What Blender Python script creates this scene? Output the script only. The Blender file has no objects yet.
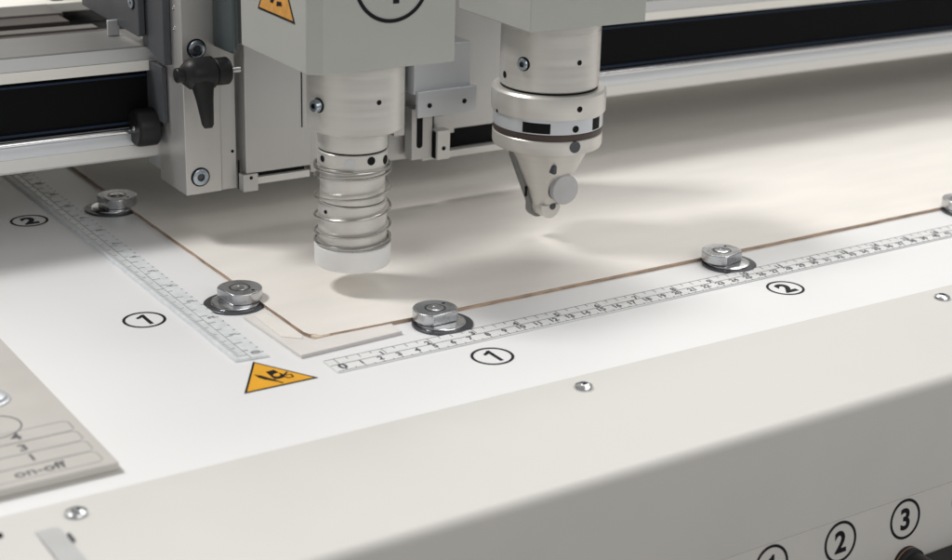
import bpy, bmesh, math, random
from mathutils import Vector, Matrix
random.seed(7)
C = bpy.context.scene.collection
S = 0.01                     # everything below is written in centimetres
scene = bpy.context.scene

# ------------------------------------------------------------------ camera
cam = bpy.data.cameras.new("camera")
cam_o = bpy.data.objects.new("camera", cam); C.objects.link(cam_o)
Rm = ((0.8119601, -0.58192088, 0.04570427), (-0.15910641, -0.29597609, -0.941851), (0.56161013, 0.75747359, -0.33290812))
right = Vector(Rm[0]); up = -Vector(Rm[1]); back = -Vector(Rm[2])
m = Matrix((right, up, back)).transposed().to_4x4()
m.translation = Vector((-33.5759354, -63.4736913, 30.9213811)) * S
cam_o.matrix_world = m
cam.sensor_width = 36.0
cam.lens = 36.0 * 1659.84 / 952.0
cam.shift_x = -103.0957 / 952.0
cam.shift_y = -19.5068 / 952.0
cam.clip_start = 0.01; cam.clip_end = 50
cam.dof.use_dof = True
cam.dof.focus_distance = 0.87
cam.dof.aperture_fstop = 10.5
scene.camera = cam_o

# ------------------------------------------------------------------ light
world = bpy.data.worlds.new("World"); scene.world = world
world.use_nodes = True
bgn = world.node_tree.nodes["Background"]
bgn.inputs[0].default_value = (1.0, 0.985, 0.965, 1)
bgn.inputs[1].default_value = 0.305

def area(name, loc, target, size, power, color, size_y=None):
    l = bpy.data.lights.new(name, 'AREA'); l.energy = power; l.color = color
    l.size = size
    if size_y: l.shape = 'RECTANGLE'; l.size_y = size_y
    o = bpy.data.objects.new(name, l); C.objects.link(o)
    o.location = Vector(loc)
    d = Vector(target) - Vector(loc)
    o.rotation_euler = d.to_track_quat('-Z', 'Y').to_euler()
    return o
area("key_lamp", (-1.12, 0.98, 2.28), (0.12, 0.10, 0.03), 0.5, 39, (1.0, 0.985, 0.965))
area("rear_softbox", (1.40, 1.40, 1.80), (0.12, 0.10, 0.03), 1.35, 22, (1.0, 0.985, 0.96))
area("overhead_softbox", (1.45, 0.25, 2.2), (0.12, 0.10, 0.03), 0.9, 9, (1.0, 0.985, 0.96))
area("front_softbox", (0.6, -2.3, 1.35), (0.12, 0.10, 0.03), 2.4, 18, (1.0, 0.985, 0.955), 1.2)

vs = scene.view_settings
vs.view_transform = 'Standard'; vs.look = 'None'; vs.exposure = 0.0; vs.gamma = 1.0
scene.render.engine = 'CYCLES'
scene.cycles.max_bounces = 8

# ------------------------------------------------------------------ materials
def mat(name, col, rough=0.5, metal=0.0, var=0.04, scale=60.0, bump=0.0, bscale=900.0, stretch=None, rvar=0.08,
        trans=0.0, coat=0.0, spec=0.5, sss=0.0):
    m = bpy.data.materials.new(name); m.use_nodes = True
    nt = m.node_tree; b = nt.nodes["Principled BSDF"]
    b.inputs["Metallic"].default_value = metal
    b.inputs["Specular IOR Level"].default_value = spec
    if trans: b.inputs["Transmission Weight"].default_value = trans
    if coat: b.inputs["Coat Weight"].default_value = coat
    if sss:
        b.inputs["Subsurface Weight"].default_value = sss
        b.inputs["Subsurface Radius"].default_value = (0.004, 0.004, 0.004)
    tc = nt.nodes.new("ShaderNodeTexCoord")
    src = tc.outputs["Object"]
    if stretch:
        mp = nt.nodes.new("ShaderNodeMapping"); mp.inputs["Scale"].default_value = stretch
        nt.links.new(src, mp.inputs[0]); src = mp.outputs[0]
    n = nt.nodes.new("ShaderNodeTexNoise"); n.inputs["Scale"].default_value = scale; n.inputs["Detail"].default_value = 5
    nt.links.new(src, n.inputs["Vector"])
    r = nt.nodes.new("ShaderNodeMapRange")
    r.inputs[1].default_value = 0.3; r.inputs[2].default_value = 0.7
    r.inputs[3].default_value = 1 - var; r.inputs[4].default_value = 1 + var
    nt.links.new(n.outputs[0], r.inputs[0])
    mx = nt.nodes.new("ShaderNodeVectorMath"); mx.operation = 'SCALE'
    mx.inputs[0].default_value = col
    nt.links.new(r.outputs[0], mx.inputs["Scale"]); nt.links.new(mx.outputs[0], b.inputs["Base Color"])
    rr = nt.nodes.new("ShaderNodeMapRange")
    rr.inputs[1].default_value = 0.3; rr.inputs[2].default_value = 0.7
    rr.inputs[3].default_value = max(0.02, rough - rvar); rr.inputs[4].default_value = min(1, rough + rvar)
    nt.links.new(n.outputs[0], rr.inputs[0]); nt.links.new(rr.outputs[0], b.inputs["Roughness"])
    if bump:
        n2 = nt.nodes.new("ShaderNodeTexNoise"); n2.inputs["Scale"].default_value = bscale; n2.inputs["Detail"].default_value = 3
        nt.links.new(src, n2.inputs["Vector"])
        bp = nt.nodes.new("ShaderNodeBump"); bp.inputs["Strength"].default_value = bump; bp.inputs["Distance"].default_value = 0.0002
        nt.links.new(n2.outputs[0], bp.inputs["Height"]); nt.links.new(bp.outputs[0], b.inputs["Normal"])
    return m

M = {}
M['laminate'] = mat('white_laminate', (0.86, 0.866, 0.872), 0.36, var=0.008, scale=9, rvar=0.05, bump=0.04, bscale=2600)
M['cream_paint'] = mat('cream_powder_coat', (0.69, 0.678, 0.652), 0.5, var=0.016, scale=22, rvar=0.05, bump=0.10, bscale=650)
M['fascia_paint'] = mat('front_powder_coat', (0.66, 0.645, 0.62), 0.5, var=0.02, scale=40, bump=0.10, bscale=650)
M['panel_beige'] = mat('beige_panel', (0.56, 0.54, 0.508), 0.5, var=0.03, scale=50, bump=0.1)
M['board_face'] = mat('cream_board_face', (0.86, 0.825, 0.775), 0.62, var=0.03, scale=55, bump=0.18, bscale=420, stretch=(0.25, 1, 1))
M['board_edge'] = mat('brown_board_edge', (0.47, 0.35, 0.265), 0.85, var=0.4, scale=90, bump=0.5, stretch=(1, 1, 6))
M['board_core'] = mat('tan_board_core', (0.66, 0.55, 0.44), 0.85, var=0.2, scale=150, bump=0.4)
M['foam'] = mat('white_stop_plastic', (0.80, 0.775, 0.74), 0.5, var=0.02)
M['stop_side'] = mat('grey_stop_edge', (0.58, 0.56, 0.56), 0.5, var=0.02)
M['ruler_white'] = mat('ruler_white', (0.84, 0.848, 0.85), 0.3, var=0.03, scale=40)
M['ruler_clear'] = mat('ruler_clear_plastic', (0.765, 0.797, 0.818), 0.34, var=0.08, scale=260, rvar=0.06, bump=0.2, bscale=500)
M['ink'] = mat('black_ink', (0.012, 0.012, 0.016), 0.6, var=0.1, spec=0.15)
M['ink_grey'] = mat('worn_grey_ink', (0.10, 0.10, 0.115), 0.5, var=0.3)
M['ink_soft'] = mat('faded_grey_ink', (0.34, 0.34, 0.33), 0.5, var=0.2)
M['yellow'] = mat('warning_yellow', (0.86, 0.42, 0.022), 0.42, var=0.05)
M['orange'] = mat('faded_warning_orange', (0.72, 0.34, 0.06), 0.45, var=0.22, scale=220)
M['steel'] = mat('zinc_plated_steel', (0.58, 0.59, 0.61), 0.27, 1.0, var=0.08, scale=120, bump=0.25, bscale=700)
M['steel_bright'] = mat('bright_steel', (0.72, 0.73, 0.745), 0.2, 1.0, var=0.06, scale=160, bump=0.1)
M['steel_dark'] = mat('dark_steel_washer', (0.085, 0.088, 0.10), 0.3, 0.6, var=0.12, scale=120)
M['bolt'] = mat('bolt_zinc', (0.40, 0.46, 0.52), 0.25, 1.0, var=0.1, scale=300)
M['chrome'] = mat('chrome_rod', (0.80, 0.80, 0.82), 0.1, 1.0, var=0.02, rvar=0.03)
M['spring'] = mat('spring_wire', (0.46, 0.45, 0.43), 0.26, 1.0, var=0.05)
M['alu'] = mat('anodised_aluminium', (0.63, 0.64, 0.65), 0.42, 0.55, var=0.03, scale=40, bump=0.12, bscale=900, stretch=(0.06, 1, 1))
M['alu_grey'] = mat('darkened_grey_profile', (0.22, 0.22, 0.215), 0.5, 0.3, var=0.04, scale=40, stretch=(0.06, 1, 1))
M['alu_warm'] = mat('satin_aluminium', (0.57, 0.565, 0.555), 0.38, 0.6, var=0.025, scale=40, bump=0.1, bscale=900, stretch=(1, 1, 0.1))
M['alu_turned'] = mat('turned_aluminium', (0.66, 0.645, 0.615), 0.36, 0.5, var=0.045, scale=70, bump=0.22, bscale=160, stretch=(0.08, 0.08, 4), rvar=0.1)
M['alu_pale'] = mat('pale_profile', (0.76, 0.755, 0.735), 0.42, 0.2, var=0.02, scale=40, stretch=(0.06, 1, 1))
M['cream_lip'] = mat('cream_profile_lip', (0.84, 0.83, 0.785), 0.45, var=0.015, scale=40)
M['alu_blue'] = mat('cool_aluminium', (0.66, 0.69, 0.725), 0.35, 0.5, var=0.03, scale=40, stretch=(0.06, 1, 1))
M['housing'] = mat('grey_housing_paint', (0.44, 0.447, 0.425), 0.5, var=0.03, scale=30, bump=0.14, bscale=600)
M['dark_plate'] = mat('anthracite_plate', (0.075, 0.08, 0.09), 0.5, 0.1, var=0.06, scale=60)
M['green_plate'] = mat('green_grey_plate', (0.075, 0.095, 0.10), 0.42, 0.2, var=0.06, scale=60)
M['black'] = mat('black_plastic', (0.014, 0.014, 0.015), 0.42, spec=0.35, var=0.15, scale=80, bump=0.3, bscale=1800)
M['black_matt'] = mat('black_rail_panel', (0.005, 0.005, 0.006), 0.7, var=0.2, scale=30, spec=0.1)
M['blue_black'] = mat('dark_blue_trim', (0.008, 0.02, 0.045), 0.45, spec=0.25, var=0.1)
M['hole'] = mat('dark_hole', (0.008, 0.008, 0.009), 0.7, var=0.1, spec=0.15)
M['brush'] = mat('frosted_nylon', (0.9, 0.9, 0.895), 0.55, var=0.03, trans=0.1, sss=0.2, scale=50)
M['grey_rubber'] = mat('grey_roller_cap', (0.50, 0.505, 0.52), 0.5, var=0.06, scale=120)
M['rear_brown'] = mat('rear_rail_brown', (0.055, 0.046, 0.042), 0.6, var=0.1)
M['brown_ring'] = mat('brown_ring', (0.06, 0.04, 0.034), 0.5, var=0.1)
M['rear_grey'] = mat('rear_rail_grey', (0.12, 0.112, 0.105), 0.5, 0.1, var=0.06, stretch=(0.1, 1, 1))
M['rear_dark'] = mat('rear_rail_dark', (0.03, 0.03, 0.03), 0.6, var=0.1)  # even near-black tone of the dark guide
M['wall_cream'] = mat('pale_wall', (0.84, 0.82, 0.76), 0.7, var=0.02, scale=8)
M['knob_glint'] = mat('knob_glint_tan', (0.66, 0.36, 0.24), 0.3, 1.0, var=0.1)  # tan of the highlight painted on the valve knobs

# ------------------------------------------------------------------ mesh builder (cm in, metres out)
class MB:
    def __init__(s): s.v = []; s.f = []; s.mi = []
    def add(s, vs, fs, mi=0):
        o = len(s.v); s.v += [tuple(x) for x in vs]
        for f in fs: s.f.append([i + o for i in f]); s.mi.append(mi)
        return s
    def box(s, x0, x1, y0, y1, z0, z1, mi=0):
        v = [(x, y, z) for z in (z0, z1) for y in (y0, y1) for x in (x0, x1)]
        return s.add(v, [(0, 2, 3, 1), (4, 5, 7, 6), (0, 1, 5, 4), (2, 6, 7, 3), (0, 4, 6, 2), (1, 3, 7, 5)], mi)
    def prism(s, poly, axis, a, b, mi=0, mi_side=None):
        """poly in the two other axes (xyz order), extruded along axis from a to b"""
        def P(u, w, t): return (t, u, w) if axis == 0 else (u, t, w) if axis == 1 else (u, w, t)
        n = len(poly)
        v = [P(u, w, a) for u, w in poly] + [P(u, w, b) for u, w in poly]
        s.add(v, [list(range(n))[::-1], list(range(n, 2 * n))], mi)
        o = len(s.v) - 2 * n
        for i in range(n):
            j = (i + 1) % n
            s.f.append([o + i, o + j, o + n + j, o + n + i]); s.mi.append(mi if mi_side is None else mi_side)
        return s
    def lathe(s, org, prof, axis=(0, 0, 1), n=48, mi=0, close=False):
        """prof: [(r, h)] turned round the axis through org"""
        A = Vector(axis).normalized(); O = Vector(org)
        U = A.orthogonal().normalized(); W = A.cross(U)
        v = []; fs = []; rows = []
        for r, h in prof:
            if r < 1e-6:
                rows.append([len(v)]); v.append(O + A * h)
            else:
                rows.append(list(range(len(v), len(v) + n)))
                for k in range(n):
                    t = 2 * math.pi * k / n
                    v.append(O + A * h + (U * math.cos(t) + W * math.sin(t)) * r)
        seq = list(zip(rows, rows[1:])) + ([(rows[-1], rows[0])] if close else [])
        for a, b in seq:
            for k in range(n):
                k2 = (k + 1) % n
                if len(a) == 1 and len(b) == 1: continue
                if len(a) == 1: fs.append([a[0], b[k2], b[k]])
                elif len(b) == 1: fs.append([a[k], a[k2], b[0]])
                else: fs.append([a[k], a[k2], b[k2], b[k]])
        return s.add(v, fs, mi)
    def cyl(s, org, r, h, axis=(0, 0, 1), n=40, ch=0.0, mi=0):
        c = min(ch, r * .5, h * .5)
        pr = [(0, 0), (r, 0), (r, h), (0, h)] if c <= 0 else [(0, 0), (r - c, 0), (r, c), (r, h - c), (r - c, h), (0, h)]
        return s.lathe(org, pr, axis, n, mi)
    def tube(s, pts, r, n=10, mi=0):
        pts = [Vector(p) for p in pts]; v = []; fs = []
        T = (pts[1] - pts[0]).normalized(); U = T.orthogonal().normalized()
        for i, p in enumerate(pts):
            t = (pts[min(i + 1, len(pts) - 1)] - pts[max(i - 1, 0)]).normalized()
            U = (U - t * U.dot(t)).normalized(); W = t.cross(U)
            for k in range(n):
                a = 2 * math.pi * k / n
                v.append(p + (U * math.cos(a) + W * math.sin(a)) * r)
        L = len(pts)
        for i in range(L - 1):
            for k in range(n):
                k2 = (k + 1) % n
                fs.append([i * n + k, i * n + k2, (i + 1) * n + k2, (i + 1) * n + k])
        fs.append(list(range(n))[::-1]); fs.append([(L - 1) * n + k for k in range(n)])
        return s.add(v, fs, mi)
    def build(s, name, mats, parent=None, bevel=0.0, seg=2, smooth=True, org=None):
        me = bpy.data.meshes.new(name)
        off = Vector(org) if org is not None else (parent_org(parent) if parent else Vector((0, 0, 0)))
        me.from_pydata([tuple((Vector(p) - off) * S) for p in s.v], [], s.f)
        for m_ in (mats if isinstance(mats, (list, tuple)) else [mats]): me.materials.append(m_)
        me.polygons.foreach_set("material_index", s.mi)
        bm = bmesh.new(); bm.from_mesh(me)
        bmesh.ops.recalc_face_normals(bm, faces=bm.faces[:]); bm.to_mesh(me); bm.free()
        if smooth:
            me.polygons.foreach_set("use_smooth", [True] * len(me.polygons))
            me.set_sharp_from_angle(angle=math.radians(32))
        me.update()
        o = bpy.data.objects.new(name, me); C.objects.link(o)
        if parent:
            o.parent = parent; ORG[o.name] = off
        else:
            o.location = off * S; ORG[o.name] = off
        if bevel:
            b = o.modifiers.new("soft_edges", 'BEVEL'); b.width = bevel * S; b.segments = seg
            b.limit_method = 'ANGLE'; b.angle_limit = math.radians(40); b.harden_normals = False
        return o
ORG = {}
def parent_org(p): return ORG[p.name]
def tag(o, label=None, cat=None, group=None, kind=None):
    if label: o['label'] = label
    if cat: o['category'] = cat
    if group: o['group'] = group
    if kind: o['kind'] = kind
    return o
def thing(name, label, cat, loc=(0, 0, 0), group=None):
    o = bpy.data.objects.new(name, None); C.objects.link(o)
    o.empty_display_size = 0.02
    o.location = Vector(loc) * S; ORG[o.name] = Vector(loc)
    return tag(o, label, cat, group)

def glyphs(items, depth=0.01, bold=0.0):
    """items: [(text, size_cm, centre, xdir, updir)] -> MB with every glyph as a thin raised print"""
    mb = MB()
    for txt, size, cen, xd, ud in items:
        cu = bpy.data.curves.new("lettering", 'FONT'); cu.body = txt
        cu.align_x = 'CENTER'; cu.align_y = 'CENTER'
        cu.extrude = depth / size / 2; cu.offset = bold; cu.resolution_u = 4
        ob = bpy.data.objects.new("lettering", cu); C.objects.link(ob)
        dg = bpy.context.evaluated_depsgraph_get(); dg.update()
        me = bpy.data.meshes.new_from_object(ob.evaluated_get(dg))
        X = Vector(xd).normalized(); U = Vector(ud).normalized(); N = X.cross(U)
        xs = [v.co for v in me.vertices]
        cx = (max(p.x for p in xs) + min(p.x for p in xs)) / 2; cy = (max(p.y for p in xs) + min(p.y for p in xs)) / 2
        mb.add([Vector(cen) + (X * (p.x - cx) + U * (p.y - cy) + N * p.z) * size for p in xs],
               [list(pl.vertices) for pl in me.polygons])
        bpy.data.objects.remove(ob); bpy.data.meshes.remove(me); bpy.data.curves.remove(cu)
    return mb

def digit_one(size, cen, xd, ud, t=0.012):
    Xd = Vector(xd).normalized(); U = Vector(ud).normalized(); N = Xd.cross(U)
    h = 0.72 * size
    pts = [(0.02, 0), (0.165, 0), (0.165, 1), (0.055, 1), (-0.04, 0.90), (-0.20, 0.80), (-0.20, 0.665), (-0.07, 0.72), (0.02, 0.77)]
    P = [Vector(cen) + Xd * (a * h) + U * ((b - 0.5) * h) for a, b in pts]
    n = len(P)
    mb = MB().add(P + [q + N * t for q in P], [list(range(n))[::-1], list(range(n, 2 * n))] + [[i, (i + 1) % n, n + (i + 1) % n, n + i] for i in range(n)])
    return mb

def flat_ring(cen, xd, ud, ro, ri, t, n=64):
    N = Vector(xd).cross(Vector(ud)).normalized()
    return MB().lathe(cen, [(ri, 0), (ro, 0), (ro, t), (ri, t)], N, n, close=True)

def number_sticker(parent, digit, cen, xd, ud, R, label, size, w=0.14, bold=0.035):
    """printed ring with a digit inside; the ring is the sticker part, the digit its sub-part"""
    r = flat_ring(cen, xd, ud, R, R - w, 0.012).build('number_ring', M['ink'], parent, smooth=False)
    tag(r, label)
    d = digit_one(size, cen, xd, ud) if digit == '1' else glyphs([(digit, size, cen, xd, ud)], 0.024, bold)
    d = d.build('digit', M['ink'], r, smooth=False)
    return r

X, Y, Z = Vector((1, 0, 0)), Vector((0, 1, 0)), Vector((0, 0, 1))

# ================================================================== SETTING: wall behind the machine
wall = MB().box(-140, 260, 150, 153, -60, 160).build('back_wall', M['wall_cream'])
tag(wall, kind='structure')
floor = MB().box(-250, 300, -150, 150, -82, -80).build('floor', M['rear_grey'])
tag(floor, kind='structure')

# ================================================================== machine table
table = thing('machine_table', 'white machine table top with a cream folded front edge and numbered valve panel', 'machine table', (0, 0, 0))
MB().box(-70, 150, -6.43, 78, -2.0, 0).build('table_top', M['laminate'], table)
# the folded cream cover along the front: flat strip, faint crease, long slope, rounded nose, vertical face
prof = [(-6.43, 0.0), (-6.43, 0.10), (-8.72, 0.10), (-8.80, 0.085)]
prof += [(-14.5, -0.14)]
for k in range(1, 9):
    a = math.radians(90 - 90 * k / 8 * 0.985)
    prof.append((-14.5 - 0.5 * math.cos(a), -0.64 + 0.5 * math.sin(a)))
prof += [(-15.0, -6.05), (-14.5, -6.05), (-14.5, -1.5), (-6.43, -1.5)]
MB().prism(prof, 0, -70, 150).build('front_cover', M['cream_paint'], table)
# lower valve panel with its hairline joint
lp = [(-14.86, -6.13), (-14.93, -6.15), (-15.0, -6.6), (-15.3, -9.2), (-15.36, -9.8), (-15.34, -10.4), (-14.97, -11.6), (-14.4, -11.6), (-14.4, -6.10)]
MB().prism(lp, 0, -70, 150).build('valve_panel', M['fascia_paint'], table, bevel=0.03)
MB().box(-70, 150, -14.4, -13.9, -60, -9.75).build('lower_front_skirt', M['black'], table)
# button-head screws on the strip
def table_screw(x, y, rot):
    b = MB().lathe((x, y, 0.1), [(0.46, 0), (0.46, 0.05), (0.40, 0.15), (0.26, 0.22), (0.2, 0.235), (0.2, 0.12), (0, 0.12)], Z, 32)
    s = b.build('button_screw', M['steel_bright'], table)
    c, d = math.cos(rot), math.sin(rot)
    r = MB()
    for a in (0, 1):
        ux, uy = (c, d) if a == 0 else (-d, c)
        r.prism([(x + ux * .18 - uy * .05, y + uy * .18 + ux * .05), (x - ux * .18 - uy * .05, y - uy * .18 + ux * .05),
                 (x - ux * .18 + uy * .05, y - uy * .18 - ux * .05), (x + ux * .18 + uy * .05, y + uy * .18 - ux * .05)], 2, 0.21 + .002 * a, 0.232 + .002 * a)
    r.build('screw_recess', M['steel_dark'], s, smooth=False)
for i, (x, r_) in enumerate(((-15.28, .3), (8.4, .9), (32.25, .5))): table_screw(x, -7.68, r_)
# printed numbers on the white top
number_sticker(table, '1', (6.9, -2.3, 0.004), X, Y, 1.05, 'circled 1 below the front ruler', 1.85, 0.14, 0.05)
number_sticker(table, '2', (25.93, -2.13, 0.004), X, Y, 1.05, 'circled 2 below the front ruler', 1.6, 0.14, 0.045)
number_sticker(table, '1', (-5.54, 9.98, 0.004), X, Y, 1.05, 'circled 1 beside the left ruler', 1.85, 0.14, 0.05)
number_sticker(table, '2', (-5.42, 27.46, 0.004), X, Y, 1.05, 'circled 2 beside the left ruler', 1.6, 0.14, 0.045)
# circled numbers on the valve panel
for k, x in enumerate((14.12, 18.5, 22.87, 27.24)):
    number_sticker(table, str(k + 1), (x, -15.075, -7.22), X, Vector((0, 0.1146, 0.9934)), 1.04, 'circled %d on the front valve panel' % (k + 1), 1.5, 0.14, 0.03)
# black rotary valve knobs under the numbers
for x in (14.12, 18.5, 22.87, 27.24):
    kb = MB().lathe((x + 0.15, -15.2, -9.62), [(0.0, 0), (0.92, 0), (0.95, 0.1), (0.95, 0.5), (0.82, 0.56), (0.82, 1.5), (0.7, 1.62), (0, 1.62)], -Y, 48)
    k_ = kb.build('valve_knob', M['black'], table)
    lv = MB().prism([(-15.4, -9.9), (-16.5, -9.9), (-16.5, -9.4), (-15.4, -9.4)], 0, x + 0.8, x + 3.5)
    lv.build('knob_lever', M['black'], k_, bevel=0.12, seg=3)
    MB().lathe((x + 0.15, -15.2, -9.62), [(0.952, 0.25), (0.957, 0.25), (0.957, 0.29), (0.952, 0.29)], -Y, 48, close=True).build('knob_glint_band', M['knob_glint'], k_)  # thin band painting the tan highlight onto the knob

# warning triangle on the table
tri = [(-3.21, 2.60), (-5.08, -0.49), (-1.43, -0.52)]
def shrink(t, f):
    cx = sum(a for a, b in t) / 3; cy = sum(b for a, b in t) / 3
    return [(cx + (a - cx) * f, cy + (b - cy) * f) for a, b in t]
ws = MB().prism(tri, 2, 0.003, 0.02).build('warning_sticker', M['ink'], table, smooth=False)
tag(ws, 'yellow hand-crush warning triangle on the white top')
MB().prism(shrink(tri, 0.90), 2, 0.012, 0.026).build('yellow_field', M['yellow'], ws, smooth=False)
pic = MB()
def stroke(mb, p, q, w, z0, z1):
    p = Vector(p); q = Vector(q); d = (q - p).normalized(); n_ = Vector((-d.y, d.x)) * w / 2
    mb.prism([tuple(p + n_), tuple(q + n_), tuple(q - n_), tuple(p - n_)], 2, z0, z1)
pic.prism([(-3.82, 1.20), (-3.58, 0.93), (-3.32, 0.38), (-3.20, 0.16), (-3.16, -0.06), (-3.30, 0.02), (-3.44, 0.20), (-3.64, 0.46), (-3.78, 0.76)][::-1], 2, 0.02, 0.031)
stroke(pic, (-3.24, 0.08), (-3.08, -0.30), 0.09, 0.02, 0.0315)
pic.prism([(-3.22, 1.22), (-2.80, 1.26), (-2.74, 0.88), (-2.96, 0.84), (-3.10, 0.74), (-3.12, 0.62), (-3.24, 0.58)], 2, 0.02, 0.032)
pic.prism([(-3.24, 0.58), (-3.12, 0.62), (-3.05, 0.50), (-2.92, 0.46), (-2.80, 0.55), (-2.74, 0.88), (-2.66, 0.62), (-2.68, 0.28), (-3.02, 0.20), (-3.24, 0.28)], 2, 0.0205, 0.033)
for k, (p_, q_, w_) in enumerate((((-2.80, 0.36), (-2.38, 0.74), 0.10), ((-2.62, 0.46), (-2.34, 0.42), 0.07), ((-2.35, 0.44), (-2.37, 0.10), 0.07), ((-2.36, 0.11), (-2.62, 0.10), 0.07), ((-2.62, 0.08), (-2.70, 0.30), 0.08))):
    stroke(pic, p_, q_, w_, 0.02, 0.034 + 0.0004 * k)
pic.build('hand_pictogram', M['ink'], ws, smooth=False)

# control panel plate at the left corner, with printed rows
panel = MB()
panel.prism([(-60, -5.08), (-12.40, -5.08), (-12.40, 40), (-60, 40)], 2, 0.003, 0.1)
panel.prism([(-60, -4.98), (-12.55, -4.98), (-12.55, 40), (-60, 40)], 2, 0.1, 0.45)
pn = panel.build('switch_panel', M['panel_beige'], table, bevel=0.04)
tag(pn, 'raised beige switch panel printed on-off')
rows = MB()
def row(y0, y1, xr):
    w = .05; r = .18
    L = -19.0
    for ya in (y0, y1): rows.box(L, xr - r, ya - w / 2, ya + w / 2, 0.447, 0.456)
    rows.box(xr - w / 2, xr + w / 2, y0 + r, y1 - r, 0.447, 0.456)
    rows.prism([(xr - r, y1 + w / 2), (xr - r, y1 - w / 2), (xr - w / 2, y1 - r), (xr + w / 2, y1 - r)], 2, 0.447, 0.457)
    rows.prism([(xr - r, y0 - w / 2), (xr + w / 2, y0 + r), (xr - w / 2, y0 + r), (xr - r, y0 + w / 2)], 2, 0.447, 0.457)
for k in range(4): row(-4.55 + 1.1 * k, -3.52 + 1.1 * k, -13.0)
rows.build('row_outline', M['ink_soft'], pn, smooth=False)
ln = glyphs([('on-off', 0.84, (-15.40, -4.04, 0.452), X, Y), ('1', 0.85, (-15.33, -2.86, 0.452), X, Y), ('3', 0.85, (-15.37, -1.83, 0.452), X, Y),
             ('4', 0.9, (-15.3, -0.72, 0.452), X, Y)], 0.012, 0.014)
ln.build('panel_lettering', M['ink_grey'], pn, smooth=False)
flat_ring((-15.8, 0.6, 0.449), X, Y, 1.15, 1.09, 0.01).build('printed_circle', M['ink_grey'], pn, smooth=False)
MB().lathe((-15.15, 3.35, 0.45), [(0.92, 0), (0.92, 0.06), (0.8, 0.1), (0.74, 0.22), (0.5, 0.32), (0, 0.36)], Z, 40).build('push_button', M['alu_blue'], pn)
# slide plate let into the cover at the lower left
sl = MB().prism([(-17.05, -8.3), (-16.3, -8.3), (-16.16, -8.5), (-16.16, -14.0), (-17.05, -14.0)], 2, 0.085, 0.16)
sp = sl.build('guide_strip', M['alu'], table, bevel=0.02)
tag(sp, 'grey metal strip let into the cream front cover')
MB().box(-16.12, -16.0, -9.6, -9.0, 0.05, 0.18).build("slot", M["dark_plate"], sp, bevel=0.03)
MB().box(-40, -17.1, -14.0, -8.05, 0.05, 0.17).build('slide_plate', M['cream_paint'], table, bevel=0.03)
MB().cyl((-18.3, -8.0, 0.15), 0.16, 0.1).build('guide_pin', M['hole'], table)

# ================================================================== the board being worked on
bd = MB()
edge = [(0.22, 33.0), (0.20, 26.8), (0.24, 21.0), (0.30, 13.2), (0.24, 9.4), (0.27, 5.6), (0.29, 4.35), (0.42, 3.95), (0.62, 3.86), (0.78, 3.60),
        (4.0, 3.5), (5.2, 3.48), (11.1, 3.48), (23.2, 3.52), (45.0, 3.72), (80, 4.0), (120, 4.3), (120, 70), (0.3, 70)]
def uneven(pts, jit):
    out = []
    for (x0, y0), (x1, y1) in zip(pts, pts[1:]):
        L_ = math.hypot(x1 - x0, y1 - y0); n_ = max(1, int(L_ / 1.1)) if x0 < 60 and y0 < 40 else 1
        for k in range(n_):
            f = k / n_; j = random.uniform(-jit, jit) if L_ > 1 else 0
            out.append((x0 + (x1 - x0) * f + (j if x0 < 1 and y0 > 5 else 0), y0 + (y1 - y0) * f + (j if y0 < 5 else 0)))
    out.append(pts[-1]); return out
edge = uneven(edge, 0.018)
bd.prism(uneven(edge, 0.012), 2, 0.006, 0.085, 1, 1)
inner = [(a + (0.03 if a < 1 else 0), b + (0.03 if b < 5 else 0)) for a, b in edge]
bd.prism(inner, 2, 0.085, 0.13, 1, 2)
bd.prism(edge, 2, 0.13, 0.205, 0, 1)
board = bd.build('wooden_board', [M['board_face'], M['board_edge'], M['board_core']], None)
tag(board, 'thin cream board with brown edges lying flat under both machine heads', 'board')
MB().prism([(0.40, 3.86), (0.55, 3.40), (1.05, 3.42), (1.35, 3.60), (0.8, 3.66), (0.6, 3.9)], 2, 0.03, 0.2).build('splintered_corner', M['board_core'], board, bevel=0.03)

# L-shaped corner stop under the ruler corner
ls = MB().prism([(-1.08, 1.86), (4.52, 2.18), (4.56, 3.30), (1.5, 3.34), (0.36, 3.30), (-0.02, 3.78), (0.08, 4.4), (0.10, 7.9), (-1.3, 7.75)], 2, 0.004, 0.20)
stop = ls.build('corner_stop', M['foam'], None, bevel=0.05)
tag(stop, 'white L-shaped corner stop against the corner of the cream board', 'corner stop')
MB().prism([(-1.10, 1.835), (4.5, 2.155), (4.51, 2.18), (-1.08, 1.858)], 2, 0.01, 0.18).build('grey_edge_strip', M['stop_side'], stop, smooth=False)
MB().prism([(-0.95, 4.3), (-0.18, 3.55), (0.02, 3.95), (0.02, 5.4), (-0.3, 7.5), (-0.9, 7.3)], 2, 0.195, 0.26).build('torn_paper', M['board_face'], stop, bevel=0.03)

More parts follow.
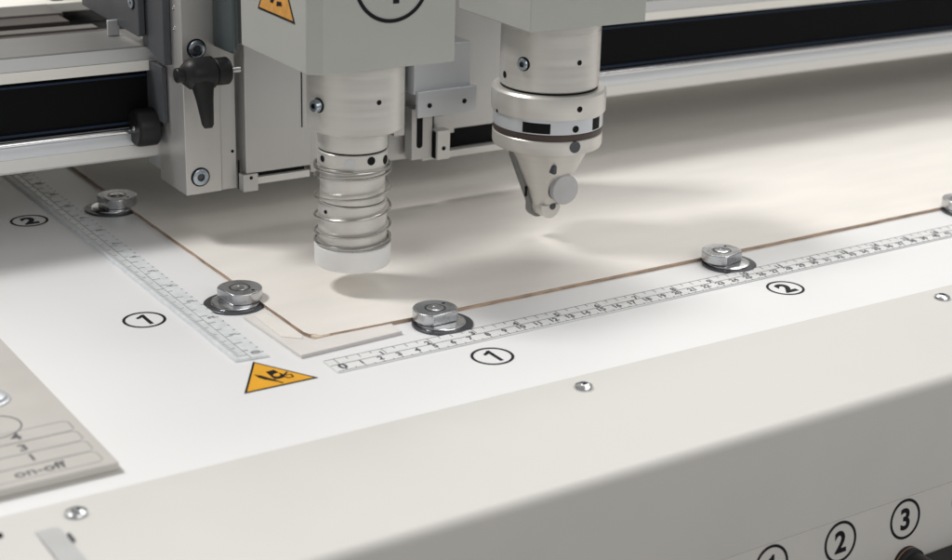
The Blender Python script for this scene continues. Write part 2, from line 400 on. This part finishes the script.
# ================================================================== rulers
def ruler_marks(mb_items, base, xd, ud, length, width, z, cm_off, inch_only=False):
    base = Vector(base); xd = Vector(xd); ud = Vector(ud)
    t = MB()
    def tick(s, u0, u1, w):
        a = base + xd * (s - w / 2) + ud * u0; b = base + xd * (s + w / 2) + ud * u0
        c = base + xd * (s + w / 2) + ud * u1; d = base + xd * (s - w / 2) + ud * u1
        v = [q + Vector((0, 0, z)) for q in (a, b, c, d)] + [q + Vector((0, 0, z + .012)) for q in (a, b, c, d)]
        t.add(v, [(0, 3, 2, 1), (4, 5, 6, 7), (0, 1, 5, 4), (1, 2, 6, 5), (2, 3, 7, 6), (3, 0, 4, 7)])
    if inch_only:
        for k in range(int(length)):
            tick(cm_off + k, width - 0.06, width - (0.42 if k % 5 else 0.6), 0.03)
            for q_ in range(1, 5): tick(cm_off + k + q_ * .2, width - 0.06, width - 0.24, 0.022)
            tick(cm_off + k + .5, 0.5 + .5 * (k % 3 == 0) * .3, 0.9, 0.03)
        for k in range(int(length / 0.635)):
            tick(cm_off + k * 0.635, 0.08, 0.30 if k % 4 == 0 else 0.2, 0.03)
        tick(length / 2, width * .6, width * .6 + 0.025, length)
        items = [(str(k), 0.62 if k == 0 else 0.48, base + xd * (cm_off + k * 2.54 + 0.1) + ud * 0.45 + Vector((0, 0, z + .006)), xd, ud) for k in range(int((length - cm_off) / 2.54))]
    else:
        n = int(length * 2)
        for k in range(n):
            tick(cm_off + k * 0.5, 0.06, 0.26 if k % 2 == 0 else 0.17, 0.032)
        for k in range(int(length / 0.635)):
            tick(cm_off + k * 0.635, width - 0.06, width - (0.62 if k % 4 == 0 else 0.42 if k % 2 == 0 else 0.32), 0.03)
        for u_ in (0.03, width - 0.06): tick(length / 2, u_, u_ + 0.028, length - .05)
        tick(length / 2, width * .5, width * .5 + 0.03, length)
        items = []
        for k in range(0, int(length - cm_off)):
            items.append((str(k), 0.8 if k == 0 else 0.53, base + xd * (cm_off + k) + ud * 0.5 + Vector((0, 0, z + .006)), xd, ud))
        for k in range(1, int((length - cm_off) / 2.54)):
            items.append((str(k), 0.53, base + xd * (cm_off + k * 2.54 - 0.2) + ud * (width - 0.5) + Vector((0, 0, z + .006)), xd, ud))
    g = glyphs(items, 0.012, 0.034)
    return t, g
ang = 0.0028
rx = Vector((math.cos(ang), math.sin(ang), 0)); ry = Vector((-math.sin(ang), math.cos(ang), 0))
rb = Vector((-0.42, -0.55, 0))
def ruler_body(base, xd, ud, L, w, z0, z1):
    mb = MB(); P = [base, base + xd * L, base + xd * L + ud * w, base + ud * w]
    v = [q + Vector((0, 0, z0)) for q in P] + [q + Vector((0, 0, z1)) for q in P]
    return mb.add(v, [(0, 3, 2, 1), (4, 5, 6, 7), (0, 1, 5, 4), (1, 2, 6, 5), (2, 3, 7, 6), (3, 0, 4, 7)])
r1 = ruler_body(rb, rx, ry, 60.6, 1.5, 0.004, 0.09).build('measuring_ruler', M['ruler_white'], None, bevel=0.02)
tag(r1, 'white printed ruler running along the front edge of the cream board', 'ruler', 'measuring rulers')
t, g = ruler_marks(None, rb, rx, ry, 60.6, 1.5, 0.088, 0.5)
t.add(g.v, g.f).build('scale_print', M['ink_grey'], r1, smooth=False)
# the clear left ruler: a shallow moulded strip with bevelled edges, zero at the near end
lx, ly = Vector((0, 1, 0)), Vector((-1, 0, 0))
mb = MB()
Ls = 62.0; N = 90
sec = [(0, 0.004), (0, 0.05), (0.06, 0.12), (0.75, 0.13), (1.44, 0.135), (1.5, 0.17), (1.62, 0.15), (1.66, 0.004)]
rows_ = []
for i in range(N + 1):
    yy = 2.75 + Ls * i / N
    wob = 0.012 * math.sin(yy * 1.9) + 0.01 * math.sin(yy * 0.83 + 1)
    for u, zz in sec:
        mb.v.append((-2.28 - u + (wob if u > 1.2 else 0), yy + (0.10 * u if i == 0 else 0), zz))
ns = len(sec)
for i in range(N):
    for k in range(ns):
        k2 = (k + 1) % ns
        mb.f.append([i * ns + k, i * ns + k2, (i + 1) * ns + k2, (i + 1) * ns + k]); mb.mi.append(0)
mb.f.append(list(range(ns))); mb.f.append([N * ns + k for k in range(ns)][::-1]); mb.mi += [0, 0]
r2 = mb.build('measuring_ruler', M['ruler_clear'], None)
tag(r2, 'clear bluish plastic ruler running up the left side of the table', 'ruler', 'measuring rulers')
t, g = ruler_marks(None, Vector((-2.28, 2.75, 0)), lx, ly, 60, 1.5, 0.135, 0.5, True)
t.add(g.v, g.f).build('scale_print', M['ink_soft'], r2, smooth=False)

# ================================================================== clamps round the board
def make_clamp(label):
    t = thing('board_clamp', label, 'clamp', (0, 0, 0), 'eccentric clamps round the board')
    MB().lathe((-0.06, -0.06, 0.004), [(0, 0), (1.54, 0), (1.54, 0.09), (1.50, 0.115), (0, 0.115)], Z, 72).build('base_washer', M['steel_dark'], t)
    MB().lathe((-.08, 0.02, 0.115), [(0, 0), (1.18, 0), (1.24, 0.025), (1.22, 0.06), (1.10, 0.09), (0, 0.09)], Z, 72).build('flange', M['steel_bright'], t)
    # knob: thick disc with one flat cut on the -y side
    kx, ky, r = -0.22, 0.38, 1.13
    poly = []
    fl = -0.9
    a0 = math.asin(fl / r)
    for k in range(57):
        a = a0 + (math.pi - 2 * a0) * k / 56
        poly.append((kx + r * math.cos(a), ky + r * math.sin(a)))
    MB().prism(poly, 2, 0.22, 0.78).build('knob', M['steel'], t, bevel=0.05, seg=3)
    MB().lathe((kx, ky, 0.775), [(0.54, 0), (0.54, 0.01), (0.50, 0.018), (0.46, 0.01), (0.44, 0.004)], Z, 40).build('turned_groove', M['steel_dark'], t)
    sc_ = MB().lathe((kx, ky, 0.775), [(0.40, 0), (0.40, 0.02), (0.36, 0.035), (0.2, 0.035), (0.2, 0.004), (0, 0.004)], Z, 32).build('centre_screw', M['steel_bright'], t)
    MB().cyl((kx + 0.72, ky + 0.32, 0.77), 0.085, 0.016).build('pin_hole', M['hole'], t)
    return t
def dup(root, loc, rz, label):
    r = root.copy(); C.objects.link(r); r.location = Vector(loc) * S; r.rotation_euler = (0, 0, rz); r['label'] = label
    for ch in root.children:
        c = ch.copy(); C.objects.link(c); c.parent = r
    return r
cl = make_clamp('steel disc clamp on the front edge nearest the circled 1')
cl.location = Vector((7.0, 2.42, 0)) * S; cl.rotation_euler = (0, 0, 0.06)
dup(cl, (25.72, 2.36, 0), 0.22, 'steel disc clamp on the front edge by the circled 2')
dup(cl, (45.75, 2.75, 0), -0.1, 'steel disc clamp cut off by the right side of the picture')
dup(cl, (-0.78, 9.75, 0), -math.pi / 2 + 0.16, 'lit steel disc clamp on the left edge near the board corner')
dup(cl, (-0.52, 27.3, 0), -math.pi / 2 + 0.12, 'shaded steel disc clamp on the left edge under the rail')

# ================================================================== gantry beam
beam = thing('gantry_beam', 'long aluminium gantry beam with a black recessed panel and chrome guide rod', 'gantry', (0, 23, 4))
BL, BR = -80, 150
MB().prism([(23.0, 9.28), (23.0, 10.52), (23.07, 10.6), (27.5, 10.6), (27.5, 9.28)], 0, BL, BR).build('upper_profile', M['alu_grey'], beam, bevel=0.03)  # top darkened in the colour; same profile as the lighter front
MB().box(BL, BR, 22.955, 22.998, 9.80, 10.50).build('upper_face_lightened', M['alu'], beam)  # strip that puts the front face's brighter light into its colour
MB().box(BL, BR, 22.9, 22.998, 9.2, 9.78).build('upper_lip', M['cream_lip'], beam, bevel=0.03)
MB().box(BL, BR, 23.35, 27.4, 5.9, 9.28).build('black_panel', M['black_matt'], beam)
tr = MB().box(BL, BR, 23.2, 23.349, 8.84, 8.96).build('blue_trim', M['blue_black'], beam)
MB().box(BL, BR, 23.2, 23.349, 6.2, 6.34).build('blue_trim', M['blue_black'], beam)
MB().prism([(23.02, 5.05), (23.02, 5.62), (23.2, 6.0), (27.4, 6.0), (27.4, 4.15), (23.3, 4.15)], 0, BL, BR).build('lower_rail', M['alu_blue'], beam, bevel=0.02)
MB().prism([(22.98, 5.02), (22.98, 4.36), (23.1, 4.22), (23.25, 4.22), (23.25, 5.02)], 0, BL, BR).build('lower_lip', M['alu_pale'], beam, bevel=0.03)
MB().cyl((BL, 23.0, 5.86), 0.17, BR - BL, X, 24).build('guide_rod', M['chrome'], beam)
# rear ledges of the beam
MB().box(BL, 1.9, 30.6, 33.3, 9.0, 9.42).build('rear_ledge', M['rear_brown'], beam, bevel=0.05)
MB().box(BL, 1.3, 33.3, 34.3, 9.1, 9.56).build('rear_ledge', M['rear_grey'], beam, bevel=0.05)
MB().box(BL, 0.6, 36.3, 38.3, 8.9, 9.42).build('rear_ledge', M['rear_brown'], beam, bevel=0.05)
MB().box(BL, 0.9, 38.3, 41.2, 9.0, 9.56).build('rear_ledge', M['rear_grey'], beam, bevel=0.05)
MB().box(BL, BR, 27.52, 41, 7.4, 8.2).build('added_rear_slab', M['black_matt'], beam)  # added slab that blocks light from behind, keeping the board below dark
MB().box(BL, 9, 41.02, 47, 7.5, 8.25).build('added_rear_slab', M['black_matt'], beam)  # added black slab that hides the bright gap behind the ledges
MB().box(-0.82, -0.15, 25.9, 26.1, 10.6, 11.5).build('stop_tab', M['alu'], beam, bevel=0.04)
# rear cream guard laid flat so the lamps brighten it, with a dark post
gd = thing('rear_guard', 'cream shelf laid flat to catch light, with a dark post glimpsed behind the rail at top left', 'backguard', (-10, 45, 9))
MB().box(-80, 4.4, 41.5, 75, 8.9, 9.5).build('guard_sheet', M['wall_cream'], gd, bevel=0.05)
MB().box(1.55, 2.3, 42.2, 42.9, 9.5, 24).build('guard_post', M['dark_plate'], gd, bevel=0.05)
MB().cyl((4.0, 44.2, 9.5), 0.25, 0.15, Z, 20).build('guard_screw', M['hole'], gd)

# ================================================================== tool carriage riding on the beam
car = thing('tool_carriage', 'silver tool carriage with a square post and black clamping lever', 'carriage', (4, 19, 3))
post = MB().prism([(0.62, 19.0), (2.72, 19.0), (2.74, 19.12), (3.66, 19.12), (3.66, 22.6), (0.62, 22.6)], 2, 2.98, 18)
post.build('square_post', M['alu_warm'], car, bevel=0.04)
MB().box(0.66, 3.6, 22.62, 24.6, 3.5, 18).build('post_backing', M['alu'], car, bevel=0.04)
for z_ in (9.35, 12.1, 13.2):
    MB().lathe((0.62, 19.92, z_), [(0.14, 0), (0.14, 0.02), (0.09, 0.025), (0.06, -0.01), (0, -0.01)], -X, 20).build('dowel_pin', M['steel_bright'], car)
def socket_screw(cen, axis, r, parent, name='socket_screw', proud=0.12):
    A = Vector(axis)
    w = MB().lathe(Vector(cen), [(r * 1.15, 0), (r * 1.15, 0.03), (r, 0.035), (r, 0.01)], A, 40).build(name, M['hole'], parent)
    MB().lathe(Vector(cen), [(r * .97, 0), (r * .97, proud * .75), (r * .85, proud), (r * .46, proud), (r * .40, proud * .55)], A, 40).build('screw_head', M['bolt'], w)
    MB().lathe(Vector(cen), [(r * .42, proud * .62), (r * .42, proud * .3), (0, proud * .3)], A, 6).build('hex_socket', M['steel_dark'], w, smooth=False)
    return w
socket_screw((1.44, 19.0, 11.1), -Y, 0.47, car)
socket_screw((1.45, 19.0, 3.95), -Y, 0.47, car)
# clamping lever
lev = MB()
lev.lathe((-0.36, 17.55, 10.12), [(0, 0), (0.36, 0), (0.40, 0.05), (0.40, 0.36), (0.52, 0.4), (0.78, 0.7), (0.86, 0.95), (0.86, 2.0), (0.74, 2.1), (0.70, 2.16), (0.74, 2.2), (0.74, 2.85), (0.66, 2.95), (0, 2.95)], X, 40)
lv_o = lev.build('clamp_lever', M['black'], car)
hd = MB()
secs = [(0.95, 17.3, 10.4, 0.95, 0.62), (0.93, 17.15, 9.6, 0.74, 0.58), (0.92, 16.9, 8.9, 0.58, 0.44), (0.95, 16.75, 8.1, 0.47, 0.34), (0.98, 16.7, 7.55, 0.40, 0.28), (0.99, 16.7, 7.36, 0.28, 0.18)]
n = 16
for cx, cy, cz, a, b in secs:
    for k in range(n):
        th = 2 * math.pi * k / n
        q = 1 / max(abs(math.cos(th)), abs(math.sin(th))) ** .45
        hd.v.append((cx + a * math.cos(th) * q * .8, cy + b * math.sin(th) * q * .8, cz))
for i in range(len(secs) - 1):
    for k in range(n):
        k2 = (k + 1) % n
        hd.f.append([i * n + k, i * n + k2, (i + 1) * n + k2, (i + 1) * n + k]); hd.mi.append(0)
hd.f.append(list(range(n))); hd.f.append([(len(secs) - 1) * n + k for k in range(n)][::-1]); hd.mi += [0, 0]
hd.build('lever_handle', M['black'], lv_o)
MB().cyl((2.5, 17.55, 10.12), 0.17, 0.75, X, 24).build('threaded_stud', M['steel_bright'], lv_o)
# dark side plates
MB().prism([(20.3, 18), (23.3, 18), (23.3, 10.65), (20.62, 9.95), (20.4, 10.0)], 0, 0.18, 0.60).build('dark_side_plate', M['dark_plate'], car, bevel=0.04)
MB().prism([(22.75, 18), (31.5, 18), (31.5, 11.33), (22.95, 11.12), (22.75, 11.25)], 0, -0.25, 0.12).build('dark_side_plate', M['dark_plate'], car, bevel=0.04)
socket_screw((-0.25, 23.6, 12.9), -X, 0.34, car, 'flange_screw')
MB().prism([(18.98, 18), (16.4, 18), (16.4, 11.4), (16.7, 11.2), (18.98, 11.15)], 0, 2.4, 2.72).build('green_side_plate', M['green_plate'], car, bevel=0.1)
MB().box(2.75, 3.85, 17.6, 18.98, 11.5, 18).build('gap_shade_block', M['dark_plate'], car)  # dark block painting the shade in the gap beside the head
MB().box(0.3, 0.58, 21.1, 23.3, 6.6, 9.75).build('rail_bracket', M['dark_plate'], car, bevel=0.03)
# black bumper on the rod
bp_ = MB().lathe((-0.85, 22.6, 6.1), [(0, 0), (0.9, 0), (1.02, 0.1), (1.06, 0.25), (1.06, 1.15), (0.98, 1.24), (0, 1.24)], X, 44).build('rubber_bumper', M['black'], car)
MB().lathe((-0.86, 22.6, 6.1), [(0, -0.03), (0.14, -0.03), (0.16, 0.02)], X, 20).build('bumper_pin', M['steel_bright'], bp_)
# wide front plate and the pieces along its lower edge
MB().box(3.95, 7.95, 18.5, 20.2, 3.92, 18).build('front_plate', M['alu_warm'], car, bevel=0.03)
MB().box(7.34, 7.40, 18.47, 18.5, 6.2, 12).build('plate_joint', M['hole'], car)
MB().box(8.0, 14.6, 18.72, 20.2, 3.4, 18).build('front_plate', M['alu_warm'], car, bevel=0.03)
MB().box(3.7, 4.58, 18.35, 19.2, 2.92, 3.90).build('end_block', M['alu_warm'], car, bevel=0.02)
MB().cyl((4.16, 18.35, 3.70), 0.1, 0.015, -Y, 20).build('screw_hole', M['hole'], car)
MB().cyl((3.42, 19.115, 5.14), 0.09, 0.015, -Y, 20).build('screw_hole', M['hole'], car)
MB().box(3.70, 3.76, 18.95, 19.1, 2.95, 4.6).build('post_joint', M['hole'], car)
MB().box(4.6, 7.9, 18.62, 19.4, 3.20, 3.60).build('lower_bar', M['alu_pale'], car, bevel=0.02)
MB().box(4.6, 7.7, 18.9, 19.5, 3.60, 3.915).build('dark_slot', M['hole'], car)
MB().box(15.2, 23.6, 18.4, 19.4, 3.22, 3.62).build('lower_bar', M['alu_pale'], car, bevel=0.02)
MB().box(15.2, 23.6, 19.0, 20.4, 3.62, 5.1).build('dark_slot', M['hole'], car)
MB().prism([(15.8, 18), (24, 18), (24, 4.9), (17.4, 4.9), (17.4, 5.0), (15.8, 5.0)], 1, 18.6, 20.4).build('rear_plate', M['alu_warm'], car, bevel=0.03)
MB().box(14.62, 15.79, 18.9, 20.2, 5.6, 18).build('rear_plate', M['alu_warm'], car, bevel=0.03)
# sensor bracket right of the first head
MB().box(13.75, 17.55, 17.0, 18.55, 7.7, 10.5).build('bracket_block', M['alu_blue'], car, bevel=0.03)
pl_ = MB().box(13.85, 17.85, 16.72, 16.99, 6.38, 7.92).build('bracket_plate', M['alu_blue'], car, bevel=0.03)
for x_, z_ in ((14.62, 7.06), (16.98, 7.08)):
    MB().cyl((x_, 16.72, z_), 0.15, 0.015, -Y, 24).build('screw_hole', M['hole'], pl_)
so = MB().box(13.98, 15.35, 17.6, 18.4, 3.62, 6.7).build('slot_plate', M['alu_warm'], car, bevel=0.02)
sl_ = MB()
sp_pts = [(14.50 + 0.2 * math.cos(a), 4.5 + 0.2 * math.sin(a)) for a in [math.pi + math.pi * k / 10 for k in range(11)]] + [(14.70, 6.2), (14.30, 6.2)]
sl_.prism(sp_pts, 1, 17.585, 17.62).build('slot', M['hole'], so)
st = MB().box(15.50, 16.35, 17.2, 17.9, 3.55, 5.3).build('sensor_tongue', M['alu_pale'], car, bevel=0.02)
MB().box(15.42, 15.49, 17.4, 18.3, 3.6, 5.2).build('tongue_joint', M['hole'], car)
MB().cyl((15.92, 17.2, 4.22), 0.13, 0.015, -Y, 20).build('screw_hole', M['hole'], st)
MB().box(15.9, 17.3, 18.3, 18.58, 4.75, 5.9).build('tongue_mount', M['alu_warm'], car, bevel=0.02)
MB().box(12.2, 12.75, 18.2, 18.69, 3.4, 12).build('dark_guide', M['rear_dark'], car, bevel=0.03)
MB().box(12.8, 13.5, 17.6, 18.69, 5.2, 12).build('side_guide', M['alu_warm'], car, bevel=0.03)

# ================================================================== first head: spring presser
h1 = thing('pressing_head', 'grey head with a spring-loaded pressing foot and orange warning sticker', 'machine head', (6.1, 10, 1.2))
hp = [(2.13, 14.65), (2.13, 7.42), (2.80, 7.0), (10.12, 7.0), (10.12, 14.65)]
MB().prism(hp, 2, 12.06, 18.4).build('housing', M['housing'], h1, bevel=0.06, seg=3)
number_sticker(h1, '1', (6.52, 6.985, 16.38), X, Z, 2.08, 'large circled 1 on the front of the head', 3.2, 0.19, 0.05)
# warning sticker on the left flank: triangle seen from -x (its x direction is -y)
wt = [(12.62, 14.31), (8.53, 14.28), (10.58, 17.8)]
w1 = MB().prism(wt, 0, 2.112, 2.126).build('warning_sticker', M['ink'], h1, smooth=False)
MB().prism(shrink(wt, 0.90), 0, 2.106, 2.12).build('orange_field', M['orange'], w1, smooth=False)
wp_ = MB()
wp_.prism([(11.2, 14.9), (10.9, 14.85), (10.4, 15.5), (10.2, 16.2), (10.5, 16.3), (10.8, 15.6)], 0, 2.1, 2.115)
wp_.prism([(10.5, 14.8), (9.9, 14.9), (9.95, 15.1), (10.45, 15.05)], 0, 2.0995, 2.114)
wp_.prism([(11.5, 15.2), (10.2, 15.45), (10.2, 15.6), (11.4, 15.45)], 0, 2.099, 2.113)
wp_.build('hand_pictogram', M['ink'], w1, smooth=False)
ax, ay = 6.1, 9.9
MB().lathe((ax, ay, 0), [(0, 8.5), (2.3, 8.5), (2.45, 8.62), (2.45, 12.25), (0, 12.25)], Z, 72).build('sleeve', M['alu_turned'], h1)
def on_cyl(cx, cy, r, deg, z): 
    a = math.radians(deg); return Vector((cx + r * math.cos(a), cy + r * math.sin(a), z)), Vector((math.cos(a), math.sin(a), 0))
P_, A_ = on_cyl(ax, ay, 2.44, -166.3, 9.97); 
socket_screw(P_, A_, 0.33, h1, 'set_screw', 0.35)
P_, A_ = on_cyl(ax, ay, 2.44, -90.3, 10.28); MB().cyl(P_ - A_ * .05, 0.13, 0.065, A_, 20).build('screw_hole', M['hole'], h1)
MB().box(5.2, 6.35, 7.38, 7.46, 12.02, 12.18).build('dark_gap', M['hole'], h1)
tx, ty = 5.97, 9.97
MB().lathe((tx, ty, 0), [(0, 7.48), (1.74, 7.48), (1.78, 7.52), (1.78, 8.52), (0, 8.52)], Z, 64).build('neck_collar', M['alu_turned'], h1)
MB().lathe((tx, ty, 0), [(0, 7.40), (1.71, 7.40), (1.71, 7.48), (0, 7.48)], Z, 64).build('neck_groove', M['hole'], h1)
MB().lathe((tx, ty, 0), [(0, 4.72), (1.65, 4.72), (1.67, 4.76), (1.67, 6.6), (1.80, 6.65), (1.80, 7.36), (1.76, 7.40), (0, 7.40)], Z, 64).build('upper_tube', M['alu_turned'], h1)
MB().lathe((tx, ty, 0), [(0, 2.3), (1.77, 2.3), (1.77, 2.4), (1.77, 4.6), (1.73, 4.66), (1.60, 4.69), (0, 4.69)], Z, 64).build('lower_tube', M['alu_turned'], h1)
MB().lathe((tx, ty, 0), [(0, 4.69), (1.64, 4.69), (1.64, 4.73), (0, 4.73)], Z, 64).build('tube_joint', M['hole'], h1)
for dg_, z_, mm_, r_ in ((-175, 7.05, 'hole', .17), (-122.1, 7.0, 'alu', .26), (-87, 7.1, 'hole', .22), (-52, 6.95, 'hole', .24)):
    P_, A_ = on_cyl(tx, ty, 1.815, dg_, z_)
    MB().cyl(P_ - A_ * .08, r_, 0.085, A_, 24).build('screw_hole' if mm_ == 'hole' else 'lock_ball', M[mm_], h1)
P_, A_ = on_cyl(tx, ty, 1.785, -168, 4.28); MB().cyl(P_ - A_ * .08, 0.1, 0.1, A_, 16).build('screw_hole', M['hole'], h1)
# the spring: close end coils, open between, right-handed so that the front strands climb to the right
def spring_pts(cx, cy, r, levels, n=40):
    pts = []; th0 = math.radians(-117)
    L = len(levels)
    for i in range((L - 1) * n + 1):
        q = i / n; k = min(int(q), L - 2); f = q - k
        z = levels[k] + (levels[k + 1] - levels[k]) * f
        th = th0 + 2 * math.pi * q
        pts.append((cx + r * math.cos(th), cy + r * math.sin(th), z))
    return pts
sp_ = spring_pts(tx, ty, 1.93, [2.44, 2.5, 3.13, 4.06, 5.14, 6.21, 6.52, 6.58])
MB().tube(sp_, 0.068, 10).build('coil_spring', M['spring'], h1)
MB().lathe((tx, ty, 0), [(0, 1.2), (1.86, 1.2), (1.94, 1.27), (1.97, 1.4), (1.97, 2.3), (1.93, 2.36), (0, 2.36)], Z, 72).build('pressing_foot', M['brush'], h1)

h1.location = h1.location + Vector((-0.5, -0.95, 0.29)) * S

# ================================================================== second head: cutter
h2 = thing('cutting_head', 'grey head with a round collar and pointed roller cutter', 'machine head', (18.95, 11, 1.5))
hp = [(15.12, 14.6), (15.12, 7.55), (15.16, 7.5), (22.76, 7.5), (22.8, 7.55), (22.8, 14.6)]
MB().prism(hp, 2, 13.05, 17.6).build('housing', M['housing'], h2, bevel=0.12, seg=3)
cx, cy = 18.95, 11.0
MB().lathe((cx, cy, 0), [(0, 9.25), (2.72, 9.25), (2.8, 9.33), (2.8, 13.1), (0, 13.1)], Z, 72).build('spindle', M['alu_turned'], h2)
MB().lathe((cx, cy, 0), [(0, 9.16), (2.74, 9.16), (2.74, 9.25), (0, 9.25)], Z, 72).build('spindle_groove', M['hole'], h2)
MB().lathe((cx, cy, 0), [(0, 7.84), (3.22, 7.84), (3.24, 7.88), (3.24, 9.02), (3.12, 9.15), (0, 9.15)], Z, 80).build('collar', M['alu_turned'], h2)
MB().lathe((cx, cy, 0), [(0, 7.02), (3.12, 7.02), (3.12, 7.84), (0, 7.84)], Z, 80).build('slotted_ring', M['alu_blue'], h2)
def arc_patch(cx, cy, r, a0, a1, z0, z1, t):
    mb = MB(); n = 10; v = []
    for rr in (r - t, r + 0.012):
        for z_ in (z0, z1):
            for k in range(n + 1):
                a = math.radians(a0 + (a1 - a0) * k / n); v.append((cx + rr * math.cos(a), cy + rr * math.sin(a), z_))
    m_ = n + 1; f = []
    for k in range(n):
        f += [[2 * m_ + k, 2 * m_ + k + 1, 3 * m_ + k + 1, 3 * m_ + k], [k, m_ + k, m_ + k + 1, k + 1],
              [m_ + k, 3 * m_ + k, 3 * m_ + k + 1, m_ + k + 1], [k, k + 1, 2 * m_ + k + 1, 2 * m_ + k]]
    f += [[0, 2 * m_, 3 * m_, m_], [n, m_ + n, 3 * m_ + n, 2 * m_ + n]]
    return mb.add(v, f)
arc_patch(cx, cy, 3.12, -151, -122, 7.08, 7.66, .1).build('ring_window', M['hole'], h2)
arc_patch(cx, cy, 3.12, -72, -58, 7.08, 7.74, .1).build('ring_window', M['hole'], h2)
MB().lathe((cx, cy, 0), [(0, 6.62), (3.06, 6.62), (3.1, 6.7), (3.1, 6.95), (3.05, 7.02), (0, 7.02)], Z, 80).build('brown_gasket', M['brown_ring'], h2)
MB().lathe((cx, cy, 0), [(0, 5.75), (2.9, 5.75), (3.06, 5.82), (3.12, 5.95), (3.12, 6.58), (3.08, 6.62), (0, 6.62)], Z, 80).build('lower_collar', M['alu_turned'], h2)
for r_, dg_, z_, rr in ((3.23, -92.8, 8.46, .17), (3.11, -95.1, 7.32, .2), (2.79, -90, 10.95, .15), (3.23, 174, 7.9, .1), (2.79, 173, 9.9, .2)):
    P_, A_ = on_cyl(cx, cy, r_, dg_, z_); MB().cyl(P_ - A_ * .06, rr, 0.075, A_, 24).build('screw_hole', M['hole'], h2)
P_, A_ = on_cyl(cx, cy, 3.1, -95, 6.3); MB().cyl(P_ - A_ * .3, 0.33, 0.345, A_, 30).build('oblong_recess', M['dark_plate'], h2)
P_, A_ = on_cyl(cx, cy, 2.79, -156, 10.78); socket_screw(P_, A_, 0.34, h2, 'set_screw', 0.2)
# cutter holder: tapering plate with a rounded tip, plus a back web
def arc(cx_, cz_, r, a0, a1, n=12): return [(cx_ + r * math.cos(math.radians(a0 + (a1 - a0) * k / n)), cz_ + r * math.sin(math.radians(a0 + (a1 - a0) * k / n))) for k in range(n + 1)]
hc = MB(); secs = [(5.9, 19.02, 11.0, 2.52), (5.3, 18.99, 10.95, 2.2), (4.6, 18.96, 10.9, 1.84), (4.0, 18.92, 10.85, 1.53), (3.3, 18.86, 10.8, 1.17), (2.75, 18.80, 10.75, 0.88), (2.4, 18.77, 10.75, 0.75), (2.1, 18.75, 10.75, 0.64)]
n = 56
for z_, x_, y_, r_ in secs:
    for k in range(n):
        a = 2 * math.pi * k / n
        hc.v.append((x_ + r_ * math.cos(a), y_ + r_ * math.sin(a), z_))
for i in range(len(secs) - 1):
    for k in range(n):
        k2 = (k + 1) % n
        hc.f.append([i * n + k, i * n + k2, (i + 1) * n + k2, (i + 1) * n + k]); hc.mi.append(0)
hc.f.append(list(range(n))); hc.f.append([(len(secs) - 1) * n + k for k in range(n)][::-1]); hc.mi += [0, 0]
hc.build('cutter_holder', M['alu_turned'], h2)
tip = arc(18.74, 2.2, 0.66, 165, 375, 30)
MB().prism(tip, 1, 10.02, 11.3).build('cutter_tip', M['alu_turned'], h2, bevel=0.06, seg=3)
sw = [(16.62, 5.95), (16.72, 5.2), (17.95, 2.3)] + arc(18.62, 2.08, 0.70, 200, 300) + [(18.6, 2.2), (17.3, 5.2), (17.2, 5.95)]
MB().prism(sw, 1, 11.0, 11.5).build('side_web', M['alu_grey'], h2, bevel=0.05)
MB().box(17.55, 17.7, 10.93, 11.02, 2.75, 3.35).build('web_slot', M['hole'], h2, bevel=0.03)
MB().cyl((18.85, 10.02, 2.25), 0.2, 0.03, -Y, 24).build('pivot_pin', M['dark_plate'], h2)
MB().box(18.02, 18.28, 8.9, 9.6, 4.5, 5.02).build('oblong_hole', M['dark_plate'], h2, bevel=0.1, seg=4)
rol = MB().lathe((19.14, 10.4, 3.42), [(0, 0), (0.80, 0), (0.80, 0.92), (0, 0.92)], (-.05, -1, 0), 48).build('roller_shade_side', M['dark_plate'], h2)  # dark colour stands for the shading on the roller's side
MB().lathe((19.14 - .046, 10.4 - .92, 3.42), [(0, 0), (0.85, 0), (0.86, 0.05), (0.86, 0.30), (0.82, 0.36), (0, 0.38)], (-.05, -1, 0), 48).build('roller_cap', M['grey_rubber'], h2)
